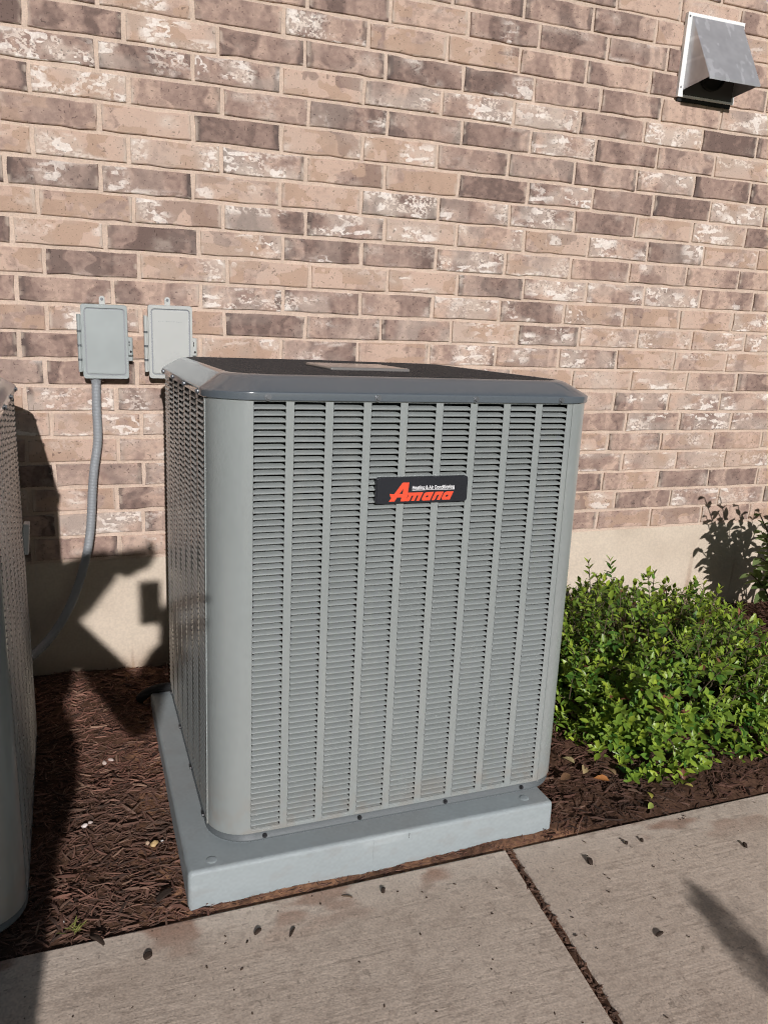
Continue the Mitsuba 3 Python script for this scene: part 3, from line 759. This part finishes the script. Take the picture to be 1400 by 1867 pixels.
# ------------------------------------------------------------------ plants
LT = np.array([0, .22, .5, .78, 1.0]); LW = np.array([0, .72, 1.0, .62, 0])
def leaf_tpl(fold=.20, droop=.16):
    V = [(0, 0, 0)]
    for t, w in zip(LT[1:-1], LW[1:-1]):
        z = -droop * t * t
        V += [(t, -.5 * w, z + fold * w * .5), (t, 0, z), (t, .5 * w, z + fold * w * .5)]
    V.append((1, 0, -droop))
    F = [(0, 1, 2), (0, 2, 3)]
    for k in (1, 4):
        F += [(k, k + 3, k + 4), (k, k + 4, k + 1), (k + 1, k + 4, k + 5), (k + 1, k + 5, k + 2)]
    F += [(7, 10, 8), (8, 10, 9)]
    return np.array(V), np.array(F)

def place_leaves(pos, axis, up, L, W, col, tpl):
    V0, F0 = tpl
    axis = axis / np.linalg.norm(axis, axis=1, keepdims=True)
    side = np.cross(up, axis); side /= np.maximum(np.linalg.norm(side, axis=1, keepdims=True), 1e-6)
    nrm = np.cross(axis, side)
    V = pos[:, None] + V0[None, :, 0:1] * L[:, None, None] * axis[:, None] + V0[None, :, 1:2] * W[:, None, None] * side[:, None] + V0[None, :, 2:3] * W[:, None, None] * 1.6 * nrm[:, None]
    n = len(pos)
    F = (F0[None] + len(V0) * np.arange(n)[:, None, None]).reshape(-1, 3)
    return V.reshape(-1, 3), F, np.repeat(col, len(V0), 0)

def shrub():
    r = np.random.default_rng(5)
    c = np.array([1.68, -.635, -.40]); rad = np.array([.585, .475, .520])
    n = 1750
    d = r.normal(size=(n * 2, 3)); d[:, 2] = np.abs(d[:, 2]) * .9 - .12; d /= np.linalg.norm(d, axis=1, keepdims=True); d = d[d[:, 2] > -.05][:n]
    lump = .84 + .34 * (meshkit.noise(d * 2.6 + 4, 3) - .5) * 2 * .5 + .10 * (meshkit.noise(d * 7, 4) - .5) * 2
    shell = np.where(r.random(len(d)) < .68, r.uniform(.86, 1.10, len(d)), r.uniform(.45, .86, len(d)))
    tip = c + np.sign(d) * np.abs(d) ** .80 * rad * (lump * shell)[:, None]
    fall = np.clip((tip[:, 0] - 1.50) / .75, 0, 1); tip[:, 2] = -.40 + (tip[:, 2] + .40) * (1 - .52 * fall ** 1.3)
    tip[:, 2] = np.maximum(tip[:, 2], -.365)
    # thin patches, so that darkness shows between the leaves
    keep = meshkit.noise(tip * 13, 9) > .25
    tip, d = tip[keep], d[keep]
    ax = d * rad[::-1].mean() + np.array([0, -.05, .32]) + r.normal(0, .22, d.shape); ax /= np.linalg.norm(ax, axis=1, keepdims=True)
    pos, axis, up, L, W, col, twigs = [], [], [], [], [], [], []
    for i in range(len(tip)):
        ln = r.uniform(.055, .10); b = tip[i] - ax[i] * ln
        u = np.cross(ax[i], [0, 0, 1.0]); u /= np.linalg.norm(u) + 1e-9; v = np.cross(ax[i], u)
        m = r.integers(4, 6); a0 = r.uniform(0, 6.3)
        young = np.clip(r.normal(.35, .25), 0, 1)
        if r.random() < (.12 if d[i, 2] < .45 else .8): twigs.append((b - ax[i] * .05, tip[i]))
        for k in range(m):
            f = (k + .4) / m
            for s in (0, 1):
                a = a0 + k * 1.57 + s * np.pi + r.normal(0, .2)
                rd = np.cos(a) * u + np.sin(a) * v
                open_ = 1.15 - .75 * f
                axl = rd * open_ + ax[i] * (.35 + .5 * f) + np.array([0, 0, .10]) + r.normal(0, .12, 3)
                pos.append(b + ax[i] * ln * f); axis.append(axl); up.append(ax[i] + np.array([0, 0, .5]) + r.normal(0, .15, 3))
                l = r.uniform(.025, .041) * (1.08 - .35 * f); L.append(l); W.append(l * r.uniform(.40, .54))
                y = np.clip(young * .6 + .55 * f ** 2 + r.normal(0, .12), 0, 1)
                base = np.array([.062, .158, .026]) * (1 - y) + np.array([.375, .470, .052]) * y
                if r.random() < .012: base = np.array([.24, .10, .06])
                col.append(base * r.uniform(.8, 1.2))
    V, F, C = place_leaves(np.array(pos), np.array(axis), np.array(up), np.array(L), np.array(W), np.array(col), leaf_tpl())
    print('shrub leaves', len(pos))
    t = thing('shrub', 'dense low shrub with small glossy green leaves right of the air conditioner', 'shrub')
    k = part(f'{t}__foliage', (V, F), 'm_leaf', color=C, smooth=True, kind='stuff')
    tw_ = [tube([a, (a + b) / 2 + r.normal(0, .003, 3), b], .0016, 4, False) for a, b in twigs]
    for i in range(22):
        a = r.uniform(0, 6.28); e = c + np.array([math.cos(a) * .28, math.sin(a) * .20, r.uniform(.10, .24)])
        s0 = c + np.array([math.cos(a) * .05, math.sin(a) * .05, -.01]); md = (s0 + e) / 2 + np.array([0, 0, .05])
        tw_.append(tube(spline([s0, md, e], 8), np.linspace(.006, .0025, 8), 6, False))
    part(f'{t}__stems', cat(tw_), 'm_twig', kind='stuff')
shrub()

def broad_plant():
    """A bushy plant with large pale green leaves, mostly beyond the right edge; its shadow falls on the wall."""
    r = np.random.default_rng(15)
    t = thing('broad_leaved_plant', 'pale green large leaved plant by the wall at the right edge of the photo', 'plant')
    stems = []
    roots = [(2.62, -.30, -.39), (2.70, -.34, -.39), (2.56, -.26, -.39)]
    tips = [(2.335, -.425, .275), (2.42, -.40, .20), (2.50, -.46, .14), (2.62, -.45, .22), (2.74, -.42, .20), (2.86, -.36, .16), (2.44, -.24, .03), (2.40, -.30, -.06), (2.52, -.20, -.02), (2.60, -.25, .05), (2.72, -.22, .08), (2.66, -.38, .12), (2.46, -.34, -.12), (2.84, -.30, .02), (2.56, -.40, -.02), (2.50, -.36, .06), (2.95, -.35, .05), (2.45, -.22, -.16), (2.41, -.25, .10), (2.58, -.30, -.12), (2.36, -.44, .20), (2.35, -.41, .05), (2.39, -.43, -.03), (2.45, -.45, .08), (2.42, -.42, .27), (2.52, -.44, .24), (2.56, -.42, .12)]
    i0 = 0
    for q, e in enumerate(tips):
        e = np.array(e); s0 = np.array(roots[q % 3]); md = (s0 * .45 + e * .55) + np.array([0, 0, .06])
        cv = spline([s0, md, e], 12); stems.append(tube(cv, np.linspace(.005, .0022, 12), 6, False))
        ax = cv[-1] - cv[-3]; ax /= np.linalg.norm(ax)
        u = np.cross(ax, [0, 0, 1.0]); u /= np.linalg.norm(u); v = np.cross(ax, u)
        for k in range(15):
            f = k / 14; a = k * 2.4 + r.normal(0, .3); rd = np.cos(a) * u + np.sin(a) * v
            p = cv[int(5 + 6 * f)]
            axl = rd * (1.1 - .5 * f) + ax * .35 + np.array([0, -.05, .12]) + r.normal(0, .15, 3)
            l = r.uniform(.055, .092) * (1.1 - .45 * f)
            y = r.uniform(0, 1)
            c_ = np.array([.10, .16, .045]) * (1 - y) + np.array([.26, .34, .14]) * y
            V, F, C = place_leaves(p[None], axl[None], np.array([[0, -.3, 1.0]]), np.array([l]), np.array([l * r.uniform(.42, .58)]), c_[None], leaf_tpl(.14, .3))
            part(f'{t}__leaf', (V, F), 'm_bigleaf', color=C, smooth=True)
    part(f'{t}__stems', cat(stems), 'm_twig')
broad_plant()

def sapling():
    """A young conifer out of the frame at the near right: its shadow points across the sidewalk."""
    r = np.random.default_rng(31)
    t = thing('conifer_sapling', 'slim young conifer beyond the sidewalk, seen only by its pointed shadow', 'tree')
    base = np.array([1.125, -3.15, -.51]); H = .775
    part(f'{t}__trunk', tube([base, base + [0, 0, H * .6], base + [0, 0, H]], [.012, .007, .002], 8), 'm_twig')
    pos, axis, up, L, W, col = [], [], [], [], [], []
    for i in range(330):
        f = r.random() ** 1.25; z = base[2] + .12 + (H - .12) * (1 - f * .98)
        a = r.uniform(0, 6.28); l = .014 + min(.13 * f, .075) * (1 + 2.2 * (meshkit.noise(np.array([[math.cos(a) * 2, math.sin(a) * 2, z * 6]]), 2)[0] - .5))
        if i % 9 == 0: l = l * 1.9 + .025
        for q in np.linspace(.2, 1, 4):
            d = np.array([math.cos(a), math.sin(a), .45])
            pos.append([base[0] + d[0] * l * q, base[1] + d[1] * l * q, z + d[2] * l * q]); axis.append(d + r.normal(0, .5, 3)); up.append([0, 0, 1.0]); L.append(.035); W.append(.008); col.append(np.array([.03, .07, .03]) * r.uniform(.7, 1.3))
    V, F, C = place_leaves(*map(np.array, (pos, axis, up, L, W, col)), leaf_tpl())
    part(f'{t}__crown', (V, F), 'm_leaf', color=C, smooth=True, kind='stuff')
sapling()

def sprout():
    r = np.random.default_rng(41)
    pos, axis, up, L, W, col = [], [], [], [], [], []
    for i in range(14):
        a = r.uniform(0, 6.28); pos.append([-.087 + r.normal(0, .008), -1.138 + r.normal(0, .006), ZS + .002]); axis.append([math.cos(a) * .9, math.sin(a) * .5, r.uniform(.25, .9)]); up.append([0, 0, 1.0]); L.append(r.uniform(.015, .034)); W.append(r.uniform(.002, .004)); col.append(np.array([.30, .31, .09]) * r.uniform(.7, 1.2))
    V, F, C = place_leaves(*map(np.array, (pos, axis, up, L, W, col)), leaf_tpl(.3, .8))
    k = part('grass_tuft', (V, F), 'm_leaf', color=C, smooth=True)
    tag(k, 'small yellow green grass tuft at the sidewalk edge in the mulch', 'grass')
sprout()

# ------------------------------------------------------------------ small things lying about
def stone(x, y, s, col, seed, label):
    m = trimesh.creation.icosphere(2, 1.0)
    v = .8 * m.vertices * (1 + .5 * (meshkit.noise(m.vertices * 1.5 + seed, seed) - .5)[:, None]) * np.array(s)
    v = v @ rot([0, 0, 1], seed * 47).T + np.array([x, y, float(bed_z(np.array([x]), np.array([y]))[0]) + s[2] * .5 + .003])
    k = part('pebble', (v, m.faces), 'm_stone', color=np.tile(col, (len(v), 1)), smooth=True)
    tag(k, label, 'pebble')
stone(.081, -.924, (.013, .010, .009), (.52, .36, .17), 1, 'yellowish pebble in the mulch left of the pad, largest of its cluster')
stone(.066, -.919, (.008, .006, .006), (.45, .32, .22), 2, 'small tan pebble touching the left side of the yellowish pebble')
stone(.100, -.914, (.006, .005, .004), (.75, .72, .68), 3, 'tiny white pebble right of the yellowish pebble')
stone(-.070, -.818, (.009, .008, .007), (.68, .60, .56), 4, 'white pebble in the mulch near the left shadow, lower of a pair')
stone(-.057, -.811, (.008, .006, .005), (.62, .52, .47), 5, 'pinkish white pebble in the mulch near the left shadow, upper of a pair')
stone(-.022, -.552, (.009, .007, .006), (.55, .44, .38), 6, 'pale pebble farther back in the mulch, left one of two')
stone(-.006, -.544, (.011, .007, .007), (.50, .40, .35), 7, 'pale pebble farther back in the mulch, right one of two')
stone(-.110, -1.112, (.006, .005, .005), (.72, .68, .62), 8, 'tiny white pebble close to the sidewalk above the grass tuft')

def flat_chip(name, x, y, z, L, W, H, yaw, col, label, category, pitch=0, group=None):
    r = np.random.default_rng(int(1000 * (x + 3)))
    b = trimesh.creation.box((L, W, H)); b = b.subdivide().subdivide()
    v = b.vertices * (1 + .45 * (meshkit.noise(b.vertices * np.array([70, 110, 110.]) + 5, 3) - .5)[:, None])
    tp = 1 - .55 * np.abs(v[:, 0:1] / (L * .6)) ** 2.2; v[:, 1:] *= np.clip(tp, .2, 1)
    v[:, 1] += .10 * L * (meshkit.noise(v * np.array([90, 0, 0]) + 7, 5) - .5); v[:, 2] += .07 * L * np.sin(v[:, 0] / L * 3 + 1)
    v = v @ rot([0, 1, 0], -pitch).T @ rot([0, 0, 1], yaw).T + np.array([x, y, z + H * .5 + abs(math.sin(math.radians(pitch))) * L * .3])
    k = part(name, (v, b.faces), 'm_chip', color=np.tile(col, (len(v), 1)), smooth=True)
    tag(k, label, category, group)
dk = (.05, .034, .026)
flat_chip('bark_strip', -.044, -1.182, ZS + .004, .055, .009, .006, -62, dk, 'dark bark strip lying across the sidewalk edge below the grass tuft', 'bark', 10)
flat_chip('bark_chip', 1.033, -1.254, ZS, .019, .010, .007, 75, dk, 'thick dark bark chip on the right sidewalk slab, nearest the pad corner', 'bark')
flat_chip('bark_chip', 1.438, -1.310, ZS, .016, .007, .005, 70, dk, 'dark bark chip near the right edge of the photo on the sidewalk', 'bark')
flat_chip('bark_chip', 1.049, -1.484, ZS, .019, .006, .004, 8, dk, 'small flat bark chip on the right slab left of the pointed shadow', 'bark')
flat_chip('bark_chip', .540, -1.206, ZS, .014, .008, .005, 60, dk, 'bark chip on the left slab in front of the middle of the pad', 'bark')
flat_chip('bark_chip', .259, -1.243, ZS, .017, .006, .005, 30, dk, 'curled bark chip on the left slab near the pad corner', 'bark')
flat_chip('bark_chip', .325, -1.263, ZS, .024, .004, .003, 50, dk, 'thin dark splinter on the left slab', 'bark')
flat_chip('bark_chip', .047, -1.243, ZS, .016, .013, .005, 20, dk, 'rounded bark crumb on the slab below the mulch bed at left', 'bark')
flat_chip('bark_chip', .460, -1.200, ZS, .026, .003, .002, -35, (.13, .09, .06), 'thin curved brown splinter by the front of the pad', 'bark')
flat_chip('bark_chip', 1.201, -1.224, ZS, .010, .006, .005, 80, dk, 'tiny bark chip on the right slab, right one of two side by side', 'bark')
flat_chip('bark_chip', 1.158, -1.222, ZS, .009, .007, .005, 40, dk, 'tiny bark chip on the right slab, left one of two side by side', 'bark')
flat_chip('bark_flake', .089, -1.100, -.392, .034, .016, .004, 15, (.04, .028, .022), 'broad black bark flake beside the front corner of the pad', 'bark', 12)

def dry_leaf(x, y, l, yaw, col, label, lift=.012):
    z = float(bed_z(np.array([x]), np.array([y]))[0]) + lift
    V, F, C = place_leaves(np.array([[x, y, z]]), np.array([[math.cos(yaw), math.sin(yaw), .25]]), np.array([[.2, -.5, 1.0]]), np.array([l]), np.array([l * .5]), np.array([col]), leaf_tpl(.35, .4))
    k = part('fallen_leaf', (V, F), 'm_leaf', color=C, smooth=True); tag(k, label, 'leaf')
dry_leaf(1.320, -1.105, .030, 1.2, (.52, .47, .10), 'yellow fallen leaf on dark mulch before the shrub, upper of two')
dry_leaf(1.290, -1.130, .032, .4, (.34, .40, .10), 'yellow green fallen leaf nearest the sidewalk edge')
dry_leaf(1.455, -1.102, .022, 2.2, (.50, .43, .12), 'small yellow fallen leaf farthest right in front of the shrub')
dry_leaf(1.255, -1.010, .040, 2.6, (.48, .20, .07), 'orange fallen leaf under the front edge of the shrub')
dry_leaf(1.205, -.962, .045, .8, (.50, .38, .20), 'tan fallen leaf by the lower left of the shrub')
dry_leaf(1.205, -.918, .040, 2.0, (.52, .43, .22), 'pale tan curled leaf at the left foot of the shrub')
dry_leaf(1.285, -.996, .035, 1.6, (.42, .28, .16), 'brown fallen leaf beside the orange leaf under the shrub')
dry_leaf(1.12, -.98, .042, .2, (.16, .09, .05), 'dark brown fallen leaf next to the back of the pad corner', .02)

# specks and crumbs strewn over the sidewalk
r_ = np.random.default_rng(77)
flatz = lambda x, y: np.full_like(x, ZS - .0005)
def strew(n, seed):
    r = np.random.default_rng(seed); out = []
    V, F, C = chips(n, (-.3, 2.0), (-2.0, -1.17), seed, .003, .011, .0, .3, flatz, .8) if False else (None,) * 3
    x = r.uniform(-.3, 2.2, n); y = edge_y(x) - r.exponential(.26, n) - .012
    ms = []
    for i in range(n):
        s = r.uniform(.0007, .0022); b = trimesh.creation.icosphere(0, 1.0)
        v = b.vertices * np.array([s * r.uniform(1, 2.6), s, s * .6]); v = v @ rot([0, 0, 1], r.uniform(0, 180)).T + np.array([x[i], y[i], ZS + s * .3])
        ms.append((v, b.faces, np.tile(np.array([.07, .048, .036]) * r.uniform(.6, 1.6), (len(v), 1))))
    return merge(ms)
V, F, C = strew(170, 3)
k = part('bark_crumbs', (V, F), 'm_chip', color=C); tag(k, 'fine bark crumbs strewn over the sidewalk', 'crumbs', kind='stuff')

# ------------------------------------------------------------------ the photographer, behind the camera: only the shadow is in the picture
def capsule_chain(chain):
    out = []
    for (a, ra), (b, rb_) in zip(chain[:-1], chain[1:]):
        out.append(m3.Manifold.batch_hull([m3.Manifold.sphere(ra, 20).translate(tuple(a)), m3.Manifold.sphere(rb_, 20).translate(tuple(b))]))
    return out

def ellipsoid(c, r): return m3.Manifold.sphere(1.0, 32).scale(tuple(r)).translate(tuple(c))

def solid(ms, ref=.03, it=8):
    m = m3.Manifold.batch_boolean(ms, m3.OpType.Add).refine_to_length(ref).to_mesh()
    t = trimesh.Trimesh(m.vert_properties[:, :3], m.tri_verts, process=True)
    return trimesh.smoothing.filter_taubin(t, iterations=it)

def photographer():
    t = thing('person', 'person holding up a phone, seen only as a shadow on wall and mulch', 'person')
    bx, by = -.46, -2.93                      # where the body stands
    zg = -.512
    hip, chest = zg + .92, zg + 1.33
    sh_r, sh_l = np.array([bx + .105, by + .03, .985]), np.array([bx - .19, by + .02, 1.0])
    el_r, wr_r = np.array([-.045, -2.85, .600]), np.array([.060, -2.672, .728])
    el_l, wr_l = np.array([-.25, -2.73, .955]), np.array([-.115, -2.68, 1.03])
    ph = np.array([.010, -2.625, .860])
    part(f'{t}__shirt', solid([ellipsoid((bx, by, chest - .02), (.22, .125, .30)), ellipsoid((bx + .01, by, hip + .10), (.255, .13, .24))] + capsule_chain([(sh_l, .075), (sh_r, .075)]) + capsule_chain([(sh_r, .068), (el_r, .055), (el_r + (wr_r - el_r) * .75, .043)]) + capsule_chain([(sh_l, .070), (el_l, .098), (el_l + (wr_l - el_l) * .8, .060)])), 'm_shirt', smooth=True)
    legs = []
    for s in (-1, 1):
        legs += capsule_chain([((bx + s * .115, by, hip), .125), ((bx + s * .145, by + .015, zg + .50), .095), ((bx + s * .150, by - .01, zg + .09), .075)])
    part(f'{t}__trousers', solid(legs + [ellipsoid((bx, by, hip + .01), (.165, .115, .13))]), 'm_trouser', smooth=True)
    for s in (-1, 1):
        part(f'{t}__shoe', solid(capsule_chain([((bx + s * .15, by - .05, zg + .045), .042), ((bx + s * .155, by + .06, zg + .040), .044), ((bx + s * .165, by + .15, zg + .034), .033)]), .015, 4), 'm_hair', smooth=True)
    hc = np.array([bx, by + .03, 1.255])
    head = [ellipsoid(hc, (.073, .092, .112)), ellipsoid(hc + [0, .045, -.06], (.05, .05, .055)), ellipsoid(hc + [0, .098, -.012], (.012, .02, .022))] + [ellipsoid(hc + [s * .074, -.004, -.012], (.010, .02, .03)) for s in (-1, 1)] + capsule_chain([((bx, by, 1.03), .056), ((bx, by + .02, 1.20), .052)])
    def hand(w, d, side, up_, spread):
        """palm, four bent fingers and a thumb from the wrist w along d"""
        d = d / np.linalg.norm(d); side = side - d * (side @ d); side /= np.linalg.norm(side); cu = np.cross(d, side)
        m = capsule_chain([(w, .030), (w + d * .03, .027)])
        m.append(m3.Manifold.batch_hull([m3.Manifold.sphere(.012, 12).translate(tuple(w + d * a + side * b)) for a, b in ((.02, -.026), (.02, .026), (.085, -.034), (.088, .034))]))
        for i, (b, L) in enumerate(((-.033, .062), (-.011, .074), (.011, .070), (.033, .054))):
            k0 = w + d * .085 + side * b; k1 = k0 + d * L * .55 + cu * .008 * up_; k2 = k1 + d * L * .30 + cu * .024 * up_; k3 = k2 + d * L * .06 + cu * .024 * up_
            m += capsule_chain([(k0, .0095), (k1, .0088), (k2, .0080), (k3, .0072)])
        t0 = w + d * .028 - side * .030; t1 = t0 - side * .028 + d * .03 + cu * .012 * up_; t2 = t1 + d * .030 - side * .006 + cu * .018 * up_
        return m + capsule_chain([(t0, .014), (t1, .0115), (t2, .0095)])
    skin = head
    skin_m = solid(skin, .012, 4)
    part(f'{t}__head', skin_m, 'm_skin', smooth=True)
    part(f'{t}__head__hair', solid([ellipsoid(hc + [0, -.014, .026], (.080, .093, .098))], .02, 4), 'm_hair', smooth=True)
    for s in (-1, 1):
        part(f'{t}__head__eye', trimesh.creation.icosphere(2, .0105).apply_translation(hc + [s * .030, .082, .008]), 'm_white', smooth=True)
    part(f'{t}__head__mouth', solid([ellipsoid(hc + [0, .092, -.062], (.022, .006, .006))], .006, 3), 'm_red', smooth=True)
    part(f'{t}__hand', solid(capsule_chain([(el_r + (wr_r - el_r) * .7, .034), (wr_r, .028)]) + hand(wr_r, np.array([-.006, .020, .095]), np.array([-.4, -.9, .0]), 1, 0), .006, 3), 'm_skin', smooth=True)
    part(f'{t}__hand', solid(capsule_chain([(el_l + (wr_l - el_l) * .75, .034), (wr_l, .028)]) + hand(wr_l, np.array([.14, .02, -.004]), np.array([0, -.2, 1.]), -1, 0), .006, 3), 'm_skin', smooth=True)
    p = part('phone', rbox(-.0365, .0365, -.0045, .0045, -.078, .078, .004, 12), 'm_phone', T4(None, ph), smooth=40)
    tag(p, 'phone held up by the person, its rectangular shadow on the pale foundation', 'phone')
photographer()
